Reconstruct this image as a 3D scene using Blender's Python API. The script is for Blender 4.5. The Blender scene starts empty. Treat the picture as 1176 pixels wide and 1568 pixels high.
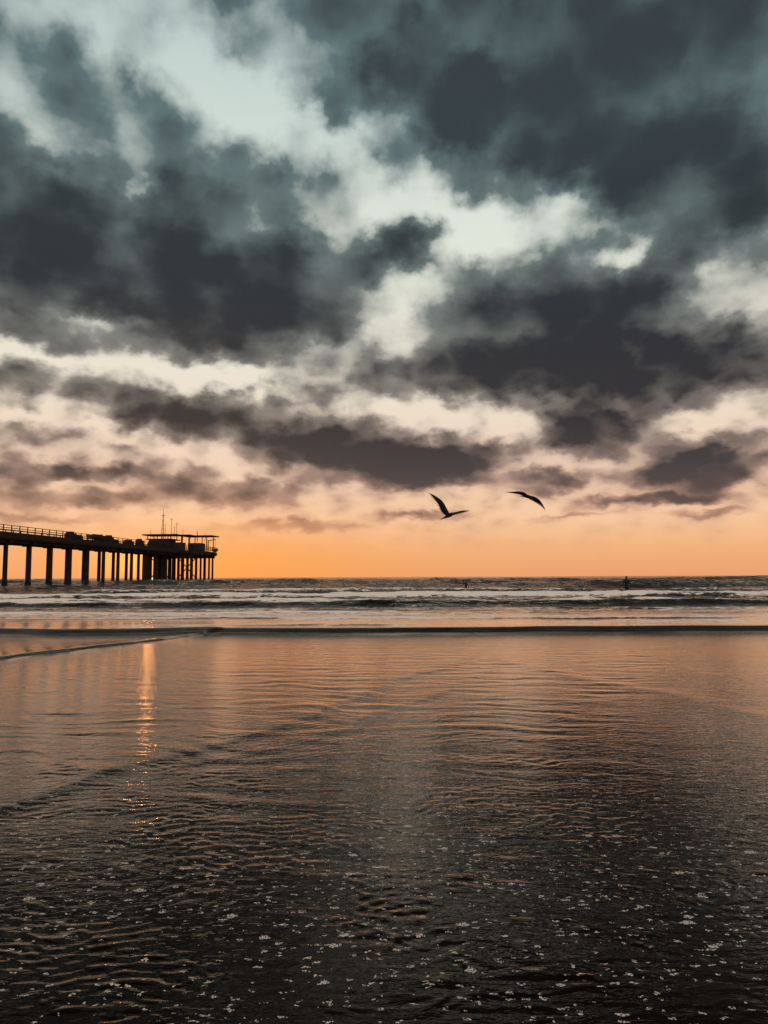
import bpy, bmesh, math, random
import numpy as np
from mathutils import Vector, Matrix
random.seed(7); rng=np.random.default_rng(11)
R=math.radians
scene=bpy.context.scene
scene.view_settings.view_transform='Standard'
scene.view_settings.look='None'
scene.view_settings.exposure=0
def lin(c):
    o=[]
    for v in c:
        v/=255.0
        o.append(v/12.92 if v<=0.04045 else ((v+0.055)/1.055)**2.4)
    return (o[0],o[1],o[2],1.0)

# ------------------------------------------------------------ camera
PITCH=5.0; CAMH=1.6
cam=bpy.data.cameras.new("camera"); camo=bpy.data.objects.new("camera",cam)
scene.collection.objects.link(camo)
cam.sensor_fit='VERTICAL'; cam.sensor_height=36; cam.sensor_width=27; cam.lens=26
cam.clip_start=0.05; cam.clip_end=30000
camo.location=(0,0,CAMH)
camo.rotation_euler=(Matrix.Rotation(R(90+PITCH),3,'X') @ Matrix.Rotation(R(-0.24),3,'Z')).to_euler()
scene.camera=camo

# ------------------------------------------------------------ sky (world)
world=bpy.data.worlds.new("World"); scene.world=world; world.use_nodes=True
try: world.cycles.sampling_method='NONE'
except Exception: pass
nt=world.node_tree; nt.nodes.clear()
N=nt.nodes; L=nt.links
def setin(sock,v):
    if isinstance(v,bpy.types.NodeSocket): L.new(v,sock)
    else: sock.default_value=v
def M(op,a,b=0.0,c=0.0,clamp=False):
    n=N.new('ShaderNodeMath'); n.operation=op; n.use_clamp=clamp
    setin(n.inputs[0],a); setin(n.inputs[1],b); setin(n.inputs[2],c)
    return n.outputs[0]
def V(op,a,b=(0,0,0),scale=None):
    n=N.new('ShaderNodeVectorMath'); n.operation=op
    setin(n.inputs[0],a); setin(n.inputs[1],b)
    if scale is not None: setin(n.inputs['Scale'],scale)
    return n.outputs['Value'] if op in('DOT_PRODUCT','LENGTH') else n.outputs[0]
def comb(x,y,z=0.0):
    n=N.new('ShaderNodeCombineXYZ'); setin(n.inputs[0],x);setin(n.inputs[1],y);setin(n.inputs[2],z); return n.outputs[0]
def noise(vec,scale,detail=6,rough=0.55,dist=0.0,color=False):
    n=N.new('ShaderNodeTexNoise'); n.noise_dimensions='2D'
    setin(n.inputs['Vector'],vec); n.inputs['Scale'].default_value=scale
    n.inputs['Detail'].default_value=detail; n.inputs['Roughness'].default_value=rough
    n.inputs['Distortion'].default_value=dist
    return n.outputs['Color'] if color else n.outputs['Fac']
def ramp(fac,stops,interp='LINEAR'):
    n=N.new('ShaderNodeValToRGB'); cr=n.color_ramp; cr.interpolation=interp
    while len(cr.elements)<len(stops): cr.elements.new(0.5)
    for e,(p,c) in zip(cr.elements,stops): e.position=p; e.color=c
    setin(n.inputs[0],fac); return n.outputs[0]
def mixc(f,a,b,mode='MIX'):
    n=N.new('ShaderNodeMix'); n.data_type='RGBA'; n.blend_type=mode
    setin(n.inputs[0],f); setin(n.inputs[6],a); setin(n.inputs[7],b); return n.outputs[2]
def sstep(x,a,b):
    n=N.new('ShaderNodeMapRange'); n.interpolation_type='SMOOTHSTEP'
    setin(n.inputs[0],x); n.inputs[1].default_value=a; n.inputs[2].default_value=b
    n.inputs[3].default_value=0; n.inputs[4].default_value=1; return n.outputs[0]
def lumps(vec,scale,smooth=0.5):
    n=N.new('ShaderNodeTexVoronoi'); n.voronoi_dimensions='2D'; n.feature='SMOOTH_F1'
    n.inputs['Scale'].default_value=scale; n.inputs['Smoothness'].default_value=smooth
    setin(n.inputs['Vector'],vec); return M('SUBTRACT',0.38,n.outputs['Distance'])

tc=N.new('ShaderNodeTexCoord'); d=V('NORMALIZE',tc.outputs['Generated'])
sp=N.new('ShaderNodeSeparateXYZ'); L.new(d,sp.inputs[0]); dx,dy,dz=sp.outputs
azr=M('ARCTAN2',dx,dy)
az=M('MULTIPLY',azr,57.29578)
elr=M('ARCSINE',dz)
el=M('MULTIPLY',elr,57.29578)
elp=M('MAXIMUM',el,0.0)
elrp=M('MAXIMUM',elr,0.0)
# cloud-layer coordinate: flattened towards the horizon
q=comb(azr,M('MULTIPLY_ADD',M('LOGARITHM',M('ADD',elrp,0.12),2.71828),0.20,elrp),0.0)
wc=V('SUBTRACT',noise(q,7.0,2,0.5,color=True),(0.5,0.5,0.5))
wc2=V('SUBTRACT',noise(q,24.0,3,0.55,color=True),(0.5,0.5,0.5))
P=V('ADD',comb(az,el,0.0),V('MULTIPLY',V('SCALE',wc,scale=M('MULTIPLY_ADD',elp,0.14,0.6)),(1.2,0.9,0)))
P=V('ADD',P,V('MULTIPLY',V('SCALE',wc2,scale=M('MULTIPLY_ADD',elp,0.06,1.3)),(1.2,1.0,0)))
q2=V('ADD',q,V('MULTIPLY',V('SCALE',wc2,scale=0.045),(1,1,0)))

def azel(px,py):
    X=(px-588)/1132; Y=(784-py)/1132; p=R(PITCH)
    v=Vector((X,math.cos(p)-Y*math.sin(p),math.sin(p)+Y*math.cos(p))).normalized()
    return math.degrees(math.atan2(v.x,v.y)),math.degrees(math.asin(v.z))
blobs=[ # cx,cy,rx,ry,rot,amp   (surveyed cloud banks, converted to azimuth/elevation)
 # bright breaks
 (250,75,220,80,-22,-0.50),(430,175,120,64,-38,-0.42),(570,262,140,40,-30,-0.36),
 (725,345,105,38,-8,-0.66),(955,388,32,24,0,-0.55),(880,325,60,20,-20,-0.3),(1145,440,70,36,0,-0.72),
 (590,500,42,44,35,-0.55),(600,450,50,30,0,-0.2),(130,492,90,16,0,-0.55),(60,542,120,14,-8,-0.62),(330,574,190,15,-3,-0.70),(500,545,50,22,0,-0.2),
 (20,632,60,12,0,-0.45),(640,632,120,18,-8,-0.50),(190,662,100,12,-15,-0.5),
 (790,650,50,24,0,-0.35),(1110,648,120,18,0,-0.40),(880,712,80,12,0,-0.25),(215,285,34,16,0,-0.25),(330,702,60,12,0,-0.3),
 # dark banks
 (100,365,230,90,-8,0.56),(390,400,150,80,-14,0.58),(280,500,230,42,0,0.60),(30,440,110,45,0,0.2),(20,235,110,36,-15,0.3),
 (900,80,330,130,0,0.56),(1080,240,220,115,0,0.48),(720,165,150,80,-30,0.42),(930,240,160,50,0,0.15),
 (612,378,44,30,0,0.5),(860,475,240,56,3,0.52),(800,565,230,44,0,0.70),(1050,570,200,50,0,0.66),(1060,330,90,40,-10,0.3),(470,480,60,50,0,0.2),
 (60,592,120,24,0,0.45),(290,632,108,34,0,0.90),(470,600,70,20,0,0.4),
 (500,685,112,38,-5,1.0),(672,706,90,34,4,1.1),(600,728,100,18,0,0.5),
 (335,752,125,20,0,0.75),(905,658,95,36,0,1.0),(1072,716,100,35,0,1.15),(812,742,80,18,0,0.9),
 (1010,766,120,10,0,0.85),(1080,790,70,7,0,0.6),(50,716,85,20,0,0.8),(165,722,70,12,0,0.7),(120,762,150,14,0,0.65),(20,660,60,14,0,0.5),
 (450,808,100,9,0,0.6),(650,792,80,7,0,0.55),(60,792,120,8,0,0.5),(880,790,70,5,0,0.45),
]
acc=None
for cx,cy,rx,ry,rot,amp in blobs:
    a0,e0=azel(cx,cy); sx=(azel(cx+rx,cy)[0]-azel(cx-rx,cy)[0])/2; sy=(azel(cx,cy-ry)[1]-azel(cx,cy+ry)[1])/2
    mp=N.new('ShaderNodeMapping'); mp.vector_type='TEXTURE'
    L.new(P,mp.inputs[0]); mp.inputs['Location'].default_value=(a0,e0,0)
    mp.inputs['Rotation'].default_value=(0,0,R(rot)); mp.inputs['Scale'].default_value=(sx*1.05,sy*1.08,1)
    l2=V('DOT_PRODUCT',mp.outputs[0],mp.outputs[0])
    g=M('POWER',0.3679,M('POWER',l2,1.5) if (amp>0 or cy>600) else l2)
    acc=M('MULTIPLY_ADD',g,amp,acc if acc is not None else 0.0)
n1=M('SUBTRACT',noise(q,8.0,7,0.5,0.0),0.5)
hiw=sstep(elp,10.0,24.0)
vl=M('MULTIPLY',lumps(q2,24.0),M('SUBTRACT',1.0,hiw)); vh=M('MULTIPLY',lumps(q2,12.0),hiw)
lump=M('ADD',vl,vh)
namp=sstep(elp,0.5,6.0)
base=M('MULTIPLY_ADD',sstep(elp,10.0,20.0),0.27,M('MULTIPLY',sstep(elp,3.5,9.0),0.20))
D=M('ADD',base,acc)
D=M('ADD',D,M('MULTIPLY',M('MULTIPLY_ADD',n1,0.92,M('MULTIPLY',lump,0.72)),namp))
T=sstep(D,-0.24,1.20)
e1=M('DIVIDE',elp,40.0,clamp=True)
def er(lst): return ramp(e1,[(min(1,e/40.0),lin(c)) for e,c in lst])
bright=er([(0,(236,164,110)),(2,(244,180,126)),(4.5,(246,200,160)),(9,(240,210,186)),(14,(235,224,205)),(19,(231,229,214)),(25,(224,229,217)),(32,(206,218,212)),(40,(184,202,199))])
mid=er([(0,(220,146,106)),(3.5,(198,149,122)),(7,(168,136,122)),(10,(148,129,119)),(14,(134,128,121)),(19,(121,125,122)),(24,(106,119,118)),(32,(98,117,119)),(40,(92,111,114))])
dark=er([(0,(165,108,86)),(4,(108,86,80)),(8,(72,64,65)),(12,(54,50,53)),(18,(49,50,54)),(24,(47,54,58)),(32,(55,64,69)),(40,(56,64,69))])
col=mixc(M('MULTIPLY',T,2.0,clamp=True),bright,mid)
col=mixc(M('MULTIPLY_ADD',T,2.0,-1.0,clamp=True),col,dark)
SUN_AZ=-17.4; SUN_EL=3.6
mp=N.new('ShaderNodeMapping'); mp.vector_type='TEXTURE'; L.new(comb(az,el,0.0),mp.inputs[0])
mp.inputs['Location'].default_value=(SUN_AZ+5,0.8,0); mp.inputs['Scale'].default_value=(13,3.1,1)
gl=M('POWER',0.3679,V('DOT_PRODUCT',mp.outputs[0],mp.outputs[0]))
col=mixc(M('MULTIPLY',gl,0.66),col,lin((252,158,66)))
mp=N.new('ShaderNodeMapping'); mp.vector_type='TEXTURE'; L.new(comb(az,el,0.0),mp.inputs[0])
mp.inputs['Location'].default_value=(SUN_AZ-0.6,1.2,0); mp.inputs['Scale'].default_value=(2.6,1.3,1)
gl2=M('POWER',0.3679,V('DOT_PRODUCT',mp.outputs[0],mp.outputs[0]))
col=mixc(1.0,col,mixc(gl2,(0,0,0,1),(1.0,0.25,0.03,1)),'ADD')
# sky brightened overhead and behind the viewer, added fill light for the foam
fill_sky=mixc(noise(q,4.0,3,0.5),(0.42,0.42,0.41,1),(1.1,1.0,0.9,1))
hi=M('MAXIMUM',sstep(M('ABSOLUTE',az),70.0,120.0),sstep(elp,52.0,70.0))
col=mixc(hi,col,fill_sky)
sky=N.new('ShaderNodeTexSky'); sky.sky_type='NISHITA'; sky.sun_disc=False
sky.sun_elevation=R(SUN_EL); sky.sun_rotation=R(SUN_AZ)
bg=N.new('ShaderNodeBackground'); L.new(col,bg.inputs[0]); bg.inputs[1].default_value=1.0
bg2=N.new('ShaderNodeBackground'); L.new(sky.outputs[0],bg2.inputs[0]); bg2.inputs[1].default_value=0.0015
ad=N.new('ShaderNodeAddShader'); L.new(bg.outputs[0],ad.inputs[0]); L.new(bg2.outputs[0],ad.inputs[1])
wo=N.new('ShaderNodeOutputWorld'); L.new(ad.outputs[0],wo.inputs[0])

# sun lamp, low above the pier, veiled by cloud
sl=bpy.data.lights.new("sun","SUN"); so=bpy.data.objects.new("sun",sl); scene.collection.objects.link(so)
sl.energy=0.013; sl.angle=R(0.8); sl.color=(1.0,0.42,0.12)
sd=Vector((math.sin(R(SUN_AZ))*math.cos(R(SUN_EL)),math.cos(R(SUN_AZ))*math.cos(R(SUN_EL)),math.sin(R(SUN_EL))))
so.rotation_euler=sd.to_track_quat('Z','Y').to_euler()

# ------------------------------------------------------------ materials
def mat(name,base,rough=0.7,var=0.3,scale=3.0,bump=0.0,spec=0.5):
    m=bpy.data.materials.new(name); m.use_nodes=True; t=m.node_tree; b=t.nodes['Principled BSDF']
    tx=t.nodes.new('ShaderNodeTexCoord'); n=t.nodes.new('ShaderNodeTexNoise'); n.inputs['Scale'].default_value=scale; n.inputs['Detail'].default_value=4
    t.links.new(tx.outputs['Object'],n.inputs['Vector'])
    r=t.nodes.new('ShaderNodeValToRGB'); r.color_ramp.elements[0].position=0.3; r.color_ramp.elements[1].position=0.7
    r.color_ramp.elements[0].color=tuple(v*(1-var) for v in base)+(1,); r.color_ramp.elements[1].color=tuple(min(1,v*(1+var)) for v in base)+(1,)
    t.links.new(n.outputs['Fac'],r.inputs[0]); t.links.new(r.outputs[0],b.inputs['Base Color'])
    b.inputs['Roughness'].default_value=rough; b.inputs['Specular IOR Level'].default_value=spec
    if bump:
        bp=t.nodes.new('ShaderNodeBump'); bp.inputs['Strength'].default_value=bump; bp.inputs['Distance'].default_value=0.05
        t.links.new(n.outputs['Fac'],bp.inputs['Height']); t.links.new(bp.outputs[0],b.inputs['Normal'])
    return m
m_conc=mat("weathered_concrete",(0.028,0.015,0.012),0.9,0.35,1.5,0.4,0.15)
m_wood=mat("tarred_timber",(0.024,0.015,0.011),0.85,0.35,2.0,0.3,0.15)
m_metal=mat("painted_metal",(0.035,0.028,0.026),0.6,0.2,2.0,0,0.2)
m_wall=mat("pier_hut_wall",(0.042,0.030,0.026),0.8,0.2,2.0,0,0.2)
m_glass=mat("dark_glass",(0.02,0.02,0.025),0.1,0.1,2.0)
m_feather=mat("dark_feathers",(0.011,0.008,0.009),0.85,0.5,20,0.2,0.15)
m_beak=mat("beak",(0.05,0.03,0.02),0.5,0.2,20)
m_suit=mat("black_wetsuit",(0.008,0.008,0.010),0.6,0.3,10,0,0.2)
m_skin=mat("skin",(0.08,0.05,0.035),0.6,0.1,10)

# ------------------------------------------------------------ water
def hash2(ix,iy,s):
    h=(ix.astype(np.int64)*374761393+iy.astype(np.int64)*668265263+s*982451653)&0xffffffff
    h=((h^(h>>13))*1274126177)&0xffffffff
    return ((h^(h>>16))&0xffffff)/float(0xffffff)
def vnoise(x,y,s=0):
    ix=np.floor(x);iy=np.floor(y);fx=x-ix;fy=y-iy;ix=ix.astype(np.int64);iy=iy.astype(np.int64)
    fx=fx*fx*fx*(fx*(fx*6-15)+10);fy=fy*fy*fy*(fy*(fy*6-15)+10)
    a=hash2(ix,iy,s);b=hash2(ix+1,iy,s);c=hash2(ix,iy+1,s);e=hash2(ix+1,iy+1,s)
    return (a+(b-a)*fx)+((c+(e-c)*fx)-(a+(b-a)*fx))*fy
def fbm(x,y,o=4,s=0):
    r=np.zeros_like(x);a=0.5;t=0
    for i in range(o):
        r+=a*vnoise(x*2**i+17.3*i,y*2**i+9.1*i,s+i);t+=a;a*=0.5
    return r/t
def ss(x,a,b):
    t=np.clip((x-a)/(b-a),0,1);return t*t*(3-2*t)
rr=np.concatenate([np.linspace(0.001,2.2,25,endpoint=False),np.geomspace(2.2,60,860,endpoint=False),np.geomspace(60,420,300,endpoint=False),np.geomspace(420,9000,50)])
azs=np.concatenate([np.linspace(-180,-34,40,endpoint=False),np.linspace(-34,34,740,endpoint=False),np.linspace(34,180,40,endpoint=False)])
A=np.radians(azs)
RR,AA=np.meshgrid(rr,A,indexing='ij')
X=RR*np.sin(AA);Y=RR*np.cos(AA)
drr=np.gradient(rr);DR=np.repeat(drr[:,None],len(A),1)
off=np.abs(np.degrees(AA))>34.5; DR=np.where(off,np.maximum(DR,RR*0.06),DR)
Z=np.zeros_like(X)
wx=(fbm(X*0.8,Y*0.8,3,3)-0.5)*0.9; wy=(fbm(X*0.8,Y*0.8,3,9)-0.5)*0.6
wx2=(fbm(X*5,Y*5,2,13)-0.5)*0.12; wy2=(fbm(X*5,Y*5,2,19)-0.5)*0.08
swash=1-ss(Y,21,26)
# diagonal calm / ruffled lanes left by the crossing swash
lane=fbm((X*0.62-Y*0.30)*0.55+4,(X*0.3+Y*0.62)*0.12,3,23)
patch=0.25+1.25*ss(lane,0.34,0.66)
patch2=0.15+1.6*ss(fbm(X*2.2+5,Y*3.2,3,27),0.35,0.72)
n_c=34
for i in range(n_c):
    lam=0.034*(0.12/0.034)**(rng.random()); th=rng.normal(0.12,0.45); k=2*math.pi/lam; ph=rng.random()*6.28
    fade=ss(lam/DR,2.2,4.0)
    amp=0.0165*lam/(2*math.pi)*(0.7+0.6*rng.random())
    s=np.sin(k*((X+wx+wx2)*math.sin(th)+(Y+wy+wy2)*math.cos(th))+ph)
    Z+=amp*fade*patch2*(0.6+0.4*patch)*(s+0.45*s*s)*(0.35+0.65*swash)*(1.2-0.5*ss(Y,5,12))
for i in range(22):
    lam=0.13*(0.8/0.13)**(rng.random()); th=rng.normal(0.10,0.30); k=2*math.pi/lam; ph=rng.random()*6.28
    fade=ss(lam/DR,2.2,4.5)
    amp=0.0056*lam/(2*math.pi)*(0.7+0.6*rng.random())
    s=np.sin(k*((X+wx+wx2)*math.sin(th)+(Y+wy+wy2)*math.cos(th))+ph)
    Z+=amp*fade*patch*(s+0.4*s*s)*(0.45+0.55*ss(Y,4,9))*(1-0.3*ss(Y,12,18))
Z+=0.006*(fbm(X*0.4,Y*0.4,2,33)-0.5)*swash
def ridge(x0,y0,x1,y1,H,wf,wb,wob=0.25,seed=0):
    dxx,dyy=x1-x0,y1-y0;Ln=math.hypot(dxx,dyy);tx,ty=dxx/Ln,dyy/Ln
    t=(X-x0)*tx+(Y-y0)*ty; n=(X-x0)*ty-(Y-y0)*tx
    n=n+(fbm(t*0.6+seed,t*0+seed,4,50+seed)-0.5)*wob*2
    env=ss(t,-0.1*Ln,0.15*Ln)*(1-ss(t,0.8*Ln,1.15*Ln))*(0.4+0.9*fbm(t*1.3,t*0,3,60+seed))
    return H*env*np.where(n>0,np.exp(-(n/wf)**2),np.exp(-(np.abs(n)/wb)**1.5))
Z+=ridge(-3.2,4.2,1.6,14.0,0.016,0.16,0.7,0.5,1)
Z+=ridge(-1.6,6.2,1.8,12.5,0.009,0.10,0.5,0.4,2)
Z+=ridge(-8.6,12.6,-4.6,22.0,0.055,0.12,0.8,0.25,3)
Z+=ridge(4.6,7.0,2.2,15.0,0.009,0.3,0.3,0.4,4)
foam=np.zeros_like(X)
def shorewave(y0,H,wf,wb,amp,fr,seed,env=None):
    yc=y0+amp*(fbm(X*fr+seed,X*0+seed*1.7,3,70+seed)-0.5)*2
    n=Y-yc
    h=H*np.where(n<0,np.exp(-(n/wf)**2),np.exp(-(n/wb)**1.3))
    if env is not None: h=h*env
    return h,n
oc=ss(Y,23,50)
for i in range(56):
    lam=0.35*(22/0.35)**(rng.random()); th=rng.normal(0.0,0.5); k=2*math.pi/lam
    fade=ss(lam/DR,2.2,4.0)
    amp=0.034*lam/(2*math.pi)
    s=np.sin(k*((X+wx*2)*math.sin(th)+(Y+wy*2)*math.cos(th))+rng.random()*6.28)
    Z+=amp*fade*(oc*np.where(lam>4,ss(Y,60,130),1.0))*(s+0.45*s*s)
for (y0,H,wf,wb,am,fr,sd_,cut) in [(21.6,0.16,0.32,1.6,0.9,0.13,1,0),(24.5,0.05,0.3,0.8,0.8,0.2,5,.4),(28.5,0.05,0.3,1.0,1.2,0.2,6,.45),(33,0.06,0.4,1.2,1.5,0.2,7,.45),
      (40.5,0.27,0.5,3.0,1.2,0.08,2,0),(47,0.20,0.6,2,2.0,0.12,8,.35),(56,0.38,1.0,4.0,2.0,0.07,3,.1),(72,0.42,1.3,5.0,3.5,0.06,4,.35),(98,0.6,2.0,7,6,0.03,9,.45),(135,0.85,3.0,9,8,0.02,10,.45),(190,1.0,4,12,10,0.015,11,.4)]:
    e=None
    if cut: e=ss(fbm(X*0.06*40/y0+sd_*3.1,X*0+sd_,3,100+sd_),cut-0.1,cut+0.15)
    h,n=shorewave(y0,H,wf,wb,am,fr,sd_,e)
    Z+=h
    cr=np.exp(-((n-0.12*wb)/(0.34*wb))**2)*(1.0 if e is None else e)
    if y0<23: foam+=0.55*cr*ss(n,0.0,0.15)
    elif y0<38: foam+=0.8*cr
    elif y0<45: foam+=1.0*cr*ss(n,-0.15,0.1)
    elif y0<60: foam+=1.15*cr
    elif y0<80: foam+=0.75*cr
    elif y0<110: foam+=0.35*cr
foam+=0.50*ss(Y,22.3,24)*(1-ss(Y,36,40))*ss(fbm(X*0.12+3,Y*0.5,4,130),0.40,0.62)
foam+=0.32*ss(Y,42,46)*(1-ss(Y,56,64))*ss(fbm(X*0.1+8,Y*0.4,4,140),0.35,0.6)
foam=np.clip(foam,0,1)
nr,na=X.shape
def wlevel(x,y):
    r=math.hypot(x,y);a=math.degrees(math.atan2(x,y))
    return float(Z[np.argmin(abs(rr-r)),np.argmin(abs(azs-a))])
co=np.stack([X,Y,Z],-1).reshape(-1,3).astype(np.float32)
i=np.arange(nr-1)[:,None];j=np.arange(na)[None,:];j2=(j+1)%na
quads=np.stack([i*na+j,i*na+j2,(i+1)*na+j2,(i+1)*na+j],-1).reshape(-1,4)[:,::-1].astype(np.int32)
me=bpy.data.meshes.new("water")
me.vertices.add(len(co)); me.vertices.foreach_set('co',co.ravel())
me.loops.add(quads.size); me.loops.foreach_set('vertex_index',quads.ravel())
me.polygons.add(len(quads)); me.polygons.foreach_set('loop_start',np.arange(0,quads.size,4,dtype=np.int32))
me.polygons.foreach_set('loop_total',np.full(len(quads),4,dtype=np.int32))
me.polygons.foreach_set('use_smooth',np.ones(len(quads),dtype=bool))
me.update(calc_edges=True)
at=me.attributes.new('foam','FLOAT','POINT'); at.data.foreach_set('value',foam.ravel().astype(np.float32))
if me.polygons[len(quads)//2].normal.z<0: me.flip_normals()
water=bpy.data.objects.new("water",me); scene.collection.objects.link(water)
m=bpy.data.materials.new("shallow_sea_water"); m.use_nodes=True; nt=m.node_tree; N=nt.nodes; L=nt.links
N.clear()
tc=N.new('ShaderNodeTexCoord'); oc_=tc.outputs['Object']
s1=N.new('ShaderNodeSeparateXYZ'); L.new(oc_,s1.inputs[0])
dist=V('LENGTH',oc_)
sandc=ramp(noise(oc_,0.7,4,0.6),[(0.35,(0.0055,0.0028,0.0019,1)),(0.65,(0.010,0.0053,0.0033,1))])
deep=(0.010,0.007,0.006,1)
bodyc=N.new('ShaderNodeBsdfDiffuse'); L.new(mixc(sstep(s1.outputs[1],18.0,45.0),sandc,deep),bodyc.inputs[0])
gls=N.new('ShaderNodeBsdfGlossy'); gls.inputs['Color'].default_value=(1.0,0.88,0.79,1)
rgh=M('MULTIPLY_ADD',sstep(dist,5.0,60.0),0.08,0.035)
L.new(rgh,gls.inputs['Roughness'])
st=V('MULTIPLY',oc_,(0.40,1.0,1.0))
b1=noise(st,17.0,3,0.6,0.3); b2=noise(st,1.6,4,0.6,0.3)
bh=M('ADD',M('MULTIPLY',b1,0.0036),M('MULTIPLY',b2,M('MULTIPLY',sstep(s1.outputs[1],22.0,60.0),0.34)))
bp=N.new('ShaderNodeBump'); bp.inputs['Strength'].default_value=1.0; bp.inputs['Distance'].default_value=1.0
L.new(bh,bp.inputs['Height']); L.new(bp.outputs[0],gls.inputs['Normal'])
fr=N.new('ShaderNodeFresnel'); fr.inputs['IOR'].default_value=1.34; L.new(bp.outputs[0],fr.inputs['Normal'])
ff=M('MULTIPLY_ADD',fr.outputs[0],1.5,-0.066,clamp=True)
wmx=N.new('ShaderNodeMixShader'); L.new(ff,wmx.inputs[0]); L.new(bodyc.outputs[0],wmx.inputs[1]); L.new(gls.outputs[0],wmx.inputs[2])
fa=N.new('ShaderNodeAttribute'); fa.attribute_name='foam'
fn=noise(V('MULTIPLY',oc_,(0.5,1.3,1.0)),2.6,6,0.7,0.5)
fm=sstep(M('ADD',M('MULTIPLY',fa.outputs['Fac'],0.62),M('SUBTRACT',fn,0.5)),0.25,0.36)
fm=M('MULTIPLY',fm,sstep(fa.outputs['Fac'],0.02,0.15))
def flecks(scale,lo,r0,r1,off):
    vv=V('ADD',V('MULTIPLY',oc_,(0.62,1.15,1.0)),V('SCALE',V('SUBTRACT',noise(oc_,30.0,2,0.6,color=True),(0.5,0.5,0.5)),scale=0.045))
    vv=V('ADD',vv,(off,off*0.7,0))
    vo=N.new('ShaderNodeTexVoronoi'); vo.voronoi_dimensions='2D'; vo.inputs['Scale'].default_value=scale; L.new(vv,vo.inputs['Vector'])
    sc_=N.new('ShaderNodeSeparateColor'); L.new(vo.outputs['Color'],sc_.inputs[0])
    pick=M('GREATER_THAN',M('ADD',sc_.outputs[0],M('MULTIPLY',M('SUBTRACT',noise(oc_,1.3,2,0.5),0.5),0.9)),lo)
    rad=M('MULTIPLY_ADD',M('POWER',sc_.outputs[1],2.0),r1,r0)
    return M('MULTIPLY',M('LESS_THAN',vo.outputs['Distance'],rad),pick)
sk=M('MAXIMUM',flecks(9.0,0.74,0.05,0.15,0.0),flecks(26.0,0.64,0.10,0.16,3.7))
sk=M('MULTIPLY',sk,M('SUBTRACT',1.0,sstep(s1.outputs[1],3.5,9.0)))
sk=M('MULTIPLY',sk,sstep(noise(oc_,110.0,2,0.6),0.36,0.60))
fmask=M('MAXIMUM',M('MULTIPLY',fm,0.92),M('MULTIPLY',sk,0.75))
fo=N.new('ShaderNodeBsdfDiffuse'); fo.inputs[0].default_value=(0.84,0.72,0.63,1)
mx=N.new('ShaderNodeMixShader'); L.new(fmask,mx.inputs[0]); L.new(wmx.outputs[0],mx.inputs[1]); L.new(fo.outputs[0],mx.inputs[2])
out=N.new('ShaderNodeOutputMaterial'); L.new(mx.outputs[0],out.inputs[0])
me.materials.append(m)

# ------------------------------------------------------------ mesh helpers
def link_bm(bm,name,mtl,parent=None,smooth=False):
    me=bpy.data.meshes.new(name); bm.normal_update(); bm.to_mesh(me); bm.free()
    o=bpy.data.objects.new(name,me); scene.collection.objects.link(o); me.materials.append(mtl)
    if smooth:
        for p in me.polygons: p.use_smooth=True
    if parent: o.parent=parent
    return o
def box(bm,x0,x1,y0,y1,z0,z1,rot=None,piv=None):
    r=bmesh.ops.create_cube(bm,size=1.0)
    for v in r['verts']:
        v.co=Vector(((x0+x1)/2+v.co.x*(x1-x0),(y0+y1)/2+v.co.y*(y1-y0),(z0+z1)/2+v.co.z*(z1-z0)))
    if rot: bmesh.ops.rotate(bm,verts=r['verts'],cent=piv,matrix=rot)
def tube(bm,a,b,r0,r1=None,seg=8):
    a=Vector(a);b=Vector(b);r1=r0 if r1 is None else r1;dv=b-a
    qd=dv.to_track_quat('Z','Y').to_matrix().to_4x4()
    bmesh.ops.create_cone(bm,cap_ends=True,segments=seg,radius1=r0,radius2=r1,depth=dv.length,matrix=Matrix.Translation((a+b)/2)@qd)

# ------------------------------------------------------------ pier
pier=bpy.data.objects.new("pier",None); scene.collection.objects.link(pier)
pier.location=(-51.8,200.2,0); pier.rotation_euler=(0,0,-R(5.07))
y_start=-165.0; HB=-18.0
DZ0,DZ1=7.5,8.3
bm=bmesh.new()
ys=[]; y=-89.4+1.6
k=-11
while True:
    yy=y+6.4*k
    if yy>HB-1: break
    ys.append(yy); k+=1
for yy in ys:
    for x in (-2,2):
        tube(bm,(x,yy,-2.5),(x,yy,6.95),0.36,0.33,12)
        tube(bm,(x,yy,-2.5),(x,yy,0.9),0.45,0.40,12)
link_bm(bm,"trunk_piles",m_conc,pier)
bm=bmesh.new()
for yy in ys:
    box(bm,-2.9,2.9,yy-0.42,yy+0.42,6.9,7.5)
for x in (-2.2,-0.7,0.7,2.2):
    box(bm,x-0.2,x+0.2,y_start,HB,6.98,7.52)
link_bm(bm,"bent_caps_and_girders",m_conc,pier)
bm=bmesh.new(); box(bm,-3.2,3.2,y_start,HB,DZ0,DZ1)
for s in (-1,1): box(bm,s*3.2-0.13,s*3.2+0.13,y_start,HB,DZ0+0.2,DZ1+0.2)
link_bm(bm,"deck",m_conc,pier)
bm=bmesh.new()
for s in (-1,1):
    yy=y_start
    while yy<HB:
        box(bm,s*3.15-0.06,s*3.15+0.06,yy-0.06,yy+0.06,DZ1,DZ1+1.3); yy+=2.13
    for z in (0.5,0.88,1.28):
        box(bm,s*3.13-0.04,s*3.13+0.04,y_start,HB,DZ1+z-0.05,DZ1+z+0.05)
link_bm(bm,"trunk_railing",m_wood,pier)
bm=bmesh.new()
hx=[-5.8,-3.5,-1.2,1.2,3.5,5.8]; hy=[-17.4,-13.8,-10.2,-6.8,-3.6,-0.7]
for x in hx:
    for yy in hy:
        tube(bm,(x,yy,-3),(x,yy,6.9),0.26,0.24,10)
for x in (-6.0,-5.2,-4.4,-3.2,-2.4,-1.2):
    box(bm,x-0.3,x+0.3,-18.1,-17.4,-1,6.9)
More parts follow.
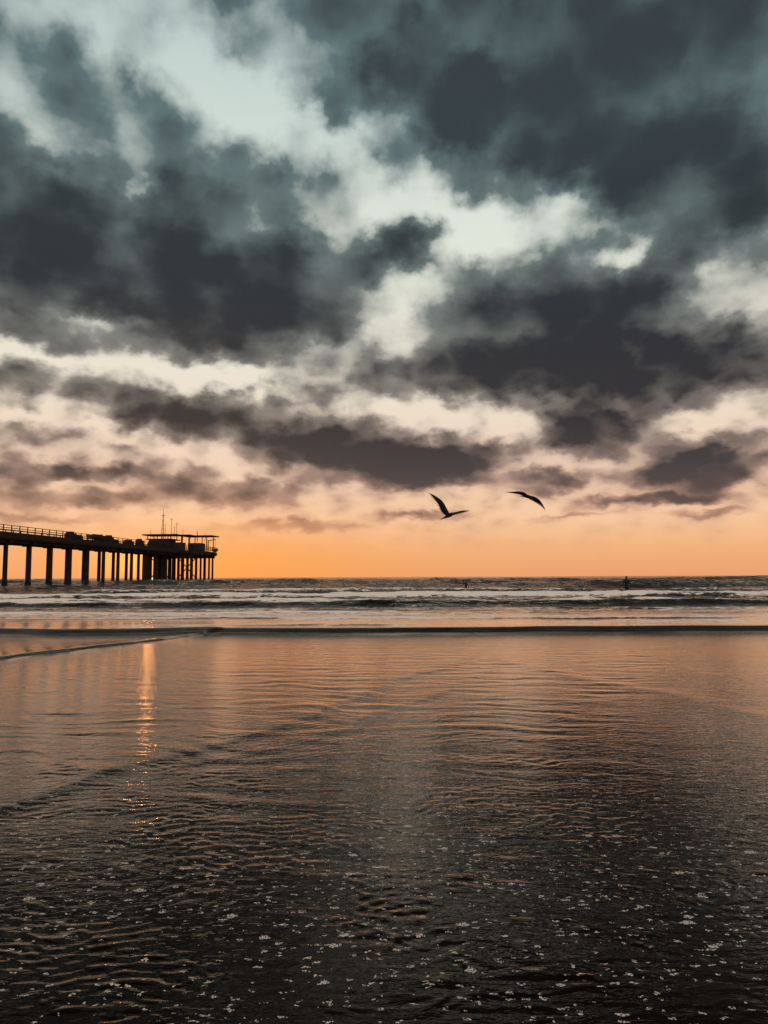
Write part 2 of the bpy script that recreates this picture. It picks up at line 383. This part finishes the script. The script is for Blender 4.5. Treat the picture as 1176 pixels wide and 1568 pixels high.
link_bm(bm,"head_piles",m_conc,pier)
bm=bmesh.new()
for yy in hy: box(bm,-6.3,6.3,yy-0.35,yy+0.35,6.7,7.3)
for (xa,xb) in ((-5.8,-1.2),(1.2,5.8)):
    tube(bm,(xa,-13.8,1.5),(xb,-13.8,6.6),0.12); tube(bm,(xb,-13.8,1.5),(xa,-13.8,6.6),0.12)
link_bm(bm,"head_bracing",m_wood,pier)
bm=bmesh.new(); box(bm,-6.6,6.6,HB,0.2,7.3,DZ1+0.004)
box(bm,-6.75,6.75,HB-0.15,0.35,7.6,8.0)
link_bm(bm,"head_deck",m_conc,pier)
bm=bmesh.new()
def rail(a,b):
    a=Vector(a);b=Vector(b);n=max(1,int((b-a).length/1.6))
    for i in range(n+1):
        p=a.lerp(b,i/n); tube(bm,(p.x,p.y,DZ1),(p.x,p.y,DZ1+1.3),0.06,seg=6)
    for z in (0.45,0.87,1.28): tube(bm,(a.x,a.y,DZ1+z),(b.x,b.y,DZ1+z),0.05,seg=6)
rail((6.5,HB,0),(6.5,0,0)); rail((-6.5,0,0),(6.5,0,0)); rail((-6.5,HB,0),(-6.5,0,0)); rail((-6.5,HB,0),(-3.2,HB,0)); rail((3.2,HB,0),(6.5,HB,0))
link_bm(bm,"head_railing",m_metal,pier)
bm=bmesh.new()
box(bm,-5.4,-0.6,-16.5,-11.0,DZ1,11.0); box(bm,-4.6,-1.6,-10.6,-7.0,DZ1,10.6)
box(bm,-0.3,2.4,-15.0,-12.0,DZ1,10.4)
box(bm,1.0,4.2,-6.5,-2.2,DZ1,10.6)
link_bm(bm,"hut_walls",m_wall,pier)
bm=bmesh.new()
for x in (-4.9,-3.4,-1.9): box(bm,x,x+0.9,-16.53,-16.45,9.4,10.5)
for x in (1.4,3.0): box(bm,x,x+1.0,-6.53,-6.45,9.3,10.3)
link_bm(bm,"hut_windows",m_glass,pier)
bm=bmesh.new()
box(bm,-6.0,0.4,-17.2,-10.4,11.0,11.25); box(bm,-7.0,1.8,-17.0,-10.6,12.1,12.4)
for x in (-5.6,-4.0,-2,-0.4):
    box(bm,x-.08,x+.08,-16.9,-16.7,11.25,12.1); box(bm,x-.08,x+.08,-10.9,-10.7,11.25,12.1)
box(bm,-0.6,7.8,-7.6,-1.4,12.3,12.55)
for x in (-0.2,3.2,6.3):
    for yy in (-7.4,-1.8): box(bm,x-.09,x+.09,yy-.09,yy+.09,DZ1,12.3)
box(bm,1.9,4.4,-14.8,-9.0,12.15,12.35)
for x in (2.2,4.1): box(bm,x-.08,x+.08,-14.6,-14.4,DZ1,12.15)
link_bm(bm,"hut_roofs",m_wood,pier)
bm=bmesh.new()
def lattice(x,y,z0,z1,w,r=0.05):
    c=[(x-w,y-w),(x+w,y-w),(x,y+w)]
    for a in c: tube(bm,(a[0],a[1],z0),(x,y,z1),r,r*0.6,6)
    n=int((z1-z0)/0.9)
    for i in range(n):
        t=i/n;z=z0+(z1-z0)*t;t2=(i+1)/n;z2=z0+(z1-z0)*t2
        for a,b in zip(c,c[1:]+c[:1]):
            tube(bm,(a[0]+(x-a[0])*t,a[1]+(y-a[1])*t,z),(b[0]+(x-b[0])*t2,b[1]+(y-b[1])*t2,z2),r*0.6,seg=5)
lattice(-3.2,-13,12.35,18.6,0.35)
tube(bm,(-3.2,-13,18.4),(-3.2,-13,19.0),0.04)
for (x,yy,z1) in ((-2.2,-14,15.2),(-1.6,-11.5,16.8),(-0.6,-12,14.6),(0.3,-12.8,15.6),(0.9,-10,14.0),(3.0,-5,13.6),(2.2,-3,14.2),(-5.6,-15,13.6),(5.4,-6,13.3)):
    tube(bm,(x,yy,11),(x,yy,z1),0.06,0.04,6)
tube(bm,(-1.0,-12.3,16.4),(-2.2,-10.7,16.4),0.05,seg=5); tube(bm,(-0.1,-12.8,15.1),(0.7,-12.8,15.1),0.05,seg=5)
tube(bm,(-3.8,-13,17.4),(-2.6,-13,17.4),0.05,seg=5)
tube(bm,(5.6,-4,DZ1),(5.6,-4,11.4),0.14); tube(bm,(5.6,-4,11.2),(8.0,-5.2,11.6),0.10); tube(bm,(7.9,-5.2,11.5),(7.9,-5.2,9.4),0.03,seg=5)
link_bm(bm,"masts_and_hoist",m_metal,pier)
def boat(cx,cy,cz,Lh,W,H,rz):
    bm=bmesh.new(); rings=[]
    for i in range(9):
        t=i/8*2-1; w=W*(1-abs(t)**2.6*(0.25 if t<0 else 1.0)); w=max(w,0.02*W); zb=H*0.25*t*t if t>0 else 0
        ring=[bm.verts.new(Vector((x*w,t*Lh,z*H+zb*(0.8)))) for x,z in ((-1,1),(-0.85,0.4),(-0.35,0.05),(0,0),(0.35,0.05),(0.85,0.4),(1,1),(0.85,0.95),(0.3,0.5),(-0.3,0.5),(-0.85,0.95))]
        rings.append(ring)
    for a,b in zip(rings,rings[1:]):
        for i in range(len(a)): bm.faces.new((a[i],a[(i+1)%len(a)],b[(i+1)%len(a)],b[i]))
    bm.faces.new(rings[0]); bm.faces.new(rings[-1][::-1])
    bmesh.ops.recalc_face_normals(bm,faces=bm.faces)
    bmesh.ops.rotate(bm,verts=bm.verts,cent=(0,0,0),matrix=Matrix.Rotation(rz,3,'Z')); bmesh.ops.translate(bm,verts=bm.verts,vec=(cx,cy,cz)); return bm
link_bm(boat(7.9,-5.2,8.2,2.0,0.8,0.9,0.2),"hoisted_skiff",m_metal,pier)
link_bm(boat(1.4,-58.0,DZ1+0.6,2.6,0.9,1.0,0.0),"stored_skiff",m_metal,pier)
bm=bmesh.new()
box(bm,0.6,0.8,-60,-56,DZ1,DZ1+0.6);box(bm,2.0,2.2,-60,-56,DZ1,DZ1+0.6)
random.seed(4)
for (yy,l,h) in ((-66,2.0,1.7),(-63,1.3,1.3),(-54,2.2,1.6),(-50.5,1.6,1.9),(-47.5,1.0,1.2),(-42,2.4,1.4),(-38,1.4,1.8),(-31,1.8,1.5),(-28,3.0,2.3),(-24,2.0,1.9),(-21.5,1.2,2.4)):
    x=random.uniform(0.3,1.6)
    box(bm,x-0.7,x+0.7,yy-l/2,yy+l/2,DZ1+0.15,DZ1+h*0.8); box(bm,x-0.5,x+0.5,yy-l/2+0.1,yy+l*0.2,DZ1+h*0.8,DZ1+h)
    for dy_ in (-l*0.3,l*0.3):
        for dx_ in (-0.72,0.72): tube(bm,(x+dx_-0.06,yy+dy_,DZ1+0.3),(x+dx_+0.06,yy+dy_,DZ1+0.3),0.3,seg=12)
bmesh.ops.bevel(bm,geom=bm.edges[:],offset=0.05,segments=1,affect='EDGES')
link_bm(bm,"deck_carts_and_gear",m_wood,pier)

# ------------------------------------------------------------ birds
def loft(bm,secs):
    rings=[[bm.verts.new(p) for p in s] for s in secs]
    for a,b in zip(rings,rings[1:]):
        n=len(a)
        for i in range(n): bm.faces.new((a[i],a[(i+1)%n],b[(i+1)%n],b[i]))
    bm.faces.new(rings[0][::-1]); bm.faces.new(rings[-1])
def catmull(pts,n):
    out=[]
    P_=[pts[0]]+pts+[pts[-1]]
    for i in range(1,len(P_)-2):
        for j in range(n):
            t=j/n; a,b,c,d_=P_[i-1],P_[i],P_[i+1],P_[i+2]
            out.append(tuple(0.5*((2*b[k])+(-a[k]+c[k])*t+(2*a[k]-5*b[k]+4*c[k]-d_[k])*t*t+(-a[k]+3*b[k]-3*c[k]+d_[k])*t**3) for k in range(len(b))))
    out.append(tuple(pts[-1])); return out
def bird(loc,body,wings,scale=1.0):
    root=bpy.data.objects.new("seabird",None); scene.collection.objects.link(root); root.location=loc
    bm=bmesh.new(); secs=[]
    pts=catmull([tuple(b) for b in body],5)
    for i,p in enumerate(pts):
        c=Vector(p[:3]); nx=Vector(pts[min(i+1,len(pts)-1)][:3])-Vector(pts[max(i-1,0)][:3]); nx.normalize()
        s=nx.cross(Vector((0,0,1))).normalized(); u=s.cross(nx)
        rw,rh=max(p[3],0.002),max(p[4],0.002)
        secs.append([c+s*rw*math.cos(a)+u*rh*math.sin(a) for a in [2*math.pi*k/14 for k in range(14)]])
    loft(bm,secs); bmesh.ops.recalc_face_normals(bm,faces=bm.faces)
    link_bm(bm,"body_head_tail",m_feather,root,True)
    h=Vector(body[-1][:3]); dr=(h-Vector(body[-2][:3])).normalized()
    bm=bmesh.new(); tube(bm,h-dr*0.02,h+dr*0.07,0.014,0.003,8); link_bm(bm,"beak",m_beak,root)
    for wi,w in enumerate(wings):
        bm=bmesh.new(); pts=catmull([tuple(a) for a in w],6); secs=[]; n=len(pts)
        for i,p in enumerate(pts):
            le=Vector(p[:3]);ch=Vector(p[3:6])
            nx=Vector(pts[min(i+1,n-1)][:3])-Vector(pts[max(i-1,0)][:3]); nrm=nx.cross(ch).normalized()
            th=0.022*(1-0.75*i/n)
            prof=[(0,0),(0.08,1),(0.3,1.3),(0.6,0.6),(1,0.12),(0.6,-0.1),(0.3,0.2),(0.08,-0.5)]
            secs.append([le+ch*a+nrm*th*b for a,b in prof])
        loft(bm,secs)
        for i in range(3,n,1):
            p=pts[i];le=Vector(p[:3]);ch=Vector(p[3:6]);nx=(Vector(pts[min(i+1,n-1)][:3])-Vector(pts[i-1][:3])).normalized()
            f=i/n; L_=0.05+0.06*f
            b0=le+ch*0.7; tip=le+ch*1.0+(ch.normalized()*(1-f)+nx*f*1.2).normalized()*L_
            sd2=nx*0.016; nn=nx.cross(ch).normalized()*0.002
            vs=[b0-sd2,b0+sd2,(b0+tip)/2+sd2*1.1,tip,(b0+tip)/2-sd2*1.1]
            top=[bm.verts.new(v+nn) for v in vs];bot=[bm.verts.new(v-nn) for v in vs]
            bm.faces.new(top);bm.faces.new(bot[::-1])
            for a in range(5): bm.faces.new((top[a],bot[a],bot[(a+1)%5],top[(a+1)%5]))
        bmesh.ops.recalc_face_normals(bm,faces=bm.faces)
        link_bm(bm,"wing_%d"%(wi+1),m_feather,root,True)
    root.scale=(scale,)*3
    return root
def wpos(px,py,depth):
    a,e=azel(px,py); t=math.tan(R(a)); y=depth; x=y*t; z=CAMH+math.hypot(x,y)*math.tan(R(e)); return (x,y,z)
b1=wpos(688,789,24)
bird(b1,
 body=[(-0.27,0.10,-0.13,0.075,0.008),(-0.19,0.07,-0.10,0.045,0.02),(-0.08,0.03,-0.045,0.06,0.05),(0.02,0.0,0.0,0.07,0.065),(0.11,-0.05,0.035,0.05,0.045),(0.17,-0.08,0.05,0.035,0.033),(0.22,-0.11,0.055,0.036,0.034),(0.265,-0.14,0.05,0.012,0.012)],
 wings=[[(0.03,0.05,0.02,-0.12,-0.02,-0.06),(-0.07,0.10,0.22,-0.17,0.03,-0.08),(-0.20,0.16,0.46,-0.15,0.04,-0.06),(-0.40,0.22,0.63,-0.10,0.03,-0.03),(-0.60,0.26,0.745,-0.02,0.01,0.0)],
        [(0.05,-0.04,0.03,-0.08,0.02,-0.05),(0.17,-0.25,0.06,-0.12,0.02,-0.08),(0.30,-0.48,0.09,-0.11,0.02,-0.09),(0.44,-0.70,0.085,-0.08,0.02,-0.06),(0.54,-0.9,0.06,-0.02,0.0,-0.01)]])
b2=wpos(808,761,25)
bird(b2,
 body=[(-0.22,0.10,0.02,0.07,0.008),(-0.16,0.07,0.015,0.04,0.02),(-0.07,0.03,0.01,0.055,0.05),(0.03,0.0,-0.01,0.065,0.06),(0.12,-0.04,-0.05,0.045,0.045),(0.18,-0.06,-0.075,0.032,0.03),(0.225,-0.08,-0.085,0.033,0.03),(0.26,-0.1,-0.1,0.012,0.012)],
 wings=[[(0.03,0.04,0.04,-0.06,0.10,-0.05),(-0.12,-0.05,0.13,-0.05,0.12,-0.06),(-0.32,-0.12,0.155,-0.04,0.12,-0.05),(-0.52,-0.10,0.15,-0.03,0.09,-0.02),(-0.68,-0.02,0.155,-0.01,0.02,0.0)],
        [(0.07,-0.02,0.02,-0.06,0.10,-0.07),(0.22,-0.08,-0.02,-0.07,0.10,-0.08),(0.36,-0.12,-0.12,-0.08,0.08,-0.06),(0.47,-0.10,-0.26,-0.05,0.05,-0.03),(0.57,-0.04,-0.43,-0.01,0.01,-0.01)]])

# ------------------------------------------------------------ surfers
def surfer(loc,rz,arms):
    root=bpy.data.objects.new("surfer",None); scene.collection.objects.link(root); root.location=loc; root.rotation_euler=(0,0,rz)
    J={'pel':(0,0,0.95,.15,.11),'wst':(0,0,1.1,.14,.10),'ch':(0,0.02,1.32,.17,.12),'nk':(0,0.02,1.5,.06,.06),'hd':(0,0.0,1.62,.085,.10),'ht':(0,0.0,1.74,.07,.08),
       'hl':(-.1,0,.88,.10,.10),'kl':(-.13,-.05,.48,.06,.06),'al':(-.14,.03,.08,.045,.045),'fl':(-.15,-.14,.03,.04,.03),
       'hr':(.1,0,.88,.10,.10),'kr':(.13,-.05,.48,.06,.06),'ar':(.14,.03,.08,.045,.045),'fr':(.15,-.14,.03,.04,.03),
       'sl':(-.2,.02,1.42,.065,.065),'sr':(.2,.02,1.42,.065,.065)}
    J.update(arms)
    E=[('pel','wst'),('wst','ch'),('ch','nk'),('nk','hd'),('hd','ht'),('pel','hl'),('hl','kl'),('kl','al'),('al','fl'),('pel','hr'),('hr','kr'),('kr','ar'),('ar','fr'),('ch','sl'),('ch','sr'),('sl','el'),('el','wl'),('wl','ml'),('sr','er'),('er','wr'),('wr','mr')]
    ks=list(J); me=bpy.data.meshes.new("body"); me.from_pydata([J[k][:3] for k in ks],[(ks.index(a),ks.index(b)) for a,b in E],[])
    o=bpy.data.objects.new("body",me); scene.collection.objects.link(o); o.parent=root
    sm=o.modifiers.new("skin",'SKIN')
    for i,k in enumerate(ks):
        me.skin_vertices[0].data[i].radius=J[k][3:5]
    me.skin_vertices[0].data[ks.index('pel')].use_root=True
    sb=o.modifiers.new("sub",'SUBSURF'); sb.levels=2; sb.render_levels=2
    me.materials.append(m_suit)
    bm=bmesh.new(); bmesh.ops.create_uvsphere(bm,u_segments=16,v_segments=12,radius=0.1)
    for v in bm.verts:
        v.co=Vector((v.co.x*0.82,v.co.y*0.98-0.02,v.co.z*1.2+1.66))
        if v.co.y<-0.09 and 1.63<v.co.z<1.68 and abs(v.co.x)<0.02: v.co.y-=0.025
    link_bm(bm,"head",m_skin,root,True)
    return root
a_dn={'el':(-.3,.03,1.16,.045,.045),'wl':(-.38,-.12,1.0,.035,.035),'ml':(-.42,-.2,.96,.035,.025),'er':(.32,.03,1.18,.045,.045),'wr':(.42,-.1,1.06,.035,.035),'mr':(.48,-.16,1.03,.035,.025)}
def board(root):
    bm=boat(0.75,0.1,0.88,1.0,0.26,0.07,0.3); link_bm(bm,"surfboard",m_wall,root,True)
s=surfer((20.2,62.0,wlevel(20.2,62.0)-0.30),0.3,a_dn); board(s)
a_up={'el':(-.36,.03,1.3,.045,.045),'wl':(-.5,-.1,1.2,.035,.035),'ml':(-.56,-.16,1.18,.035,.025),'er':(.3,.03,1.16,.045,.045),'wr':(.36,-.14,1.02,.035,.035),'mr':(.4,-.22,1.0,.035,.025)}
surfer((10.2,93,wlevel(10.2,93)-0.9),-0.4,a_up)
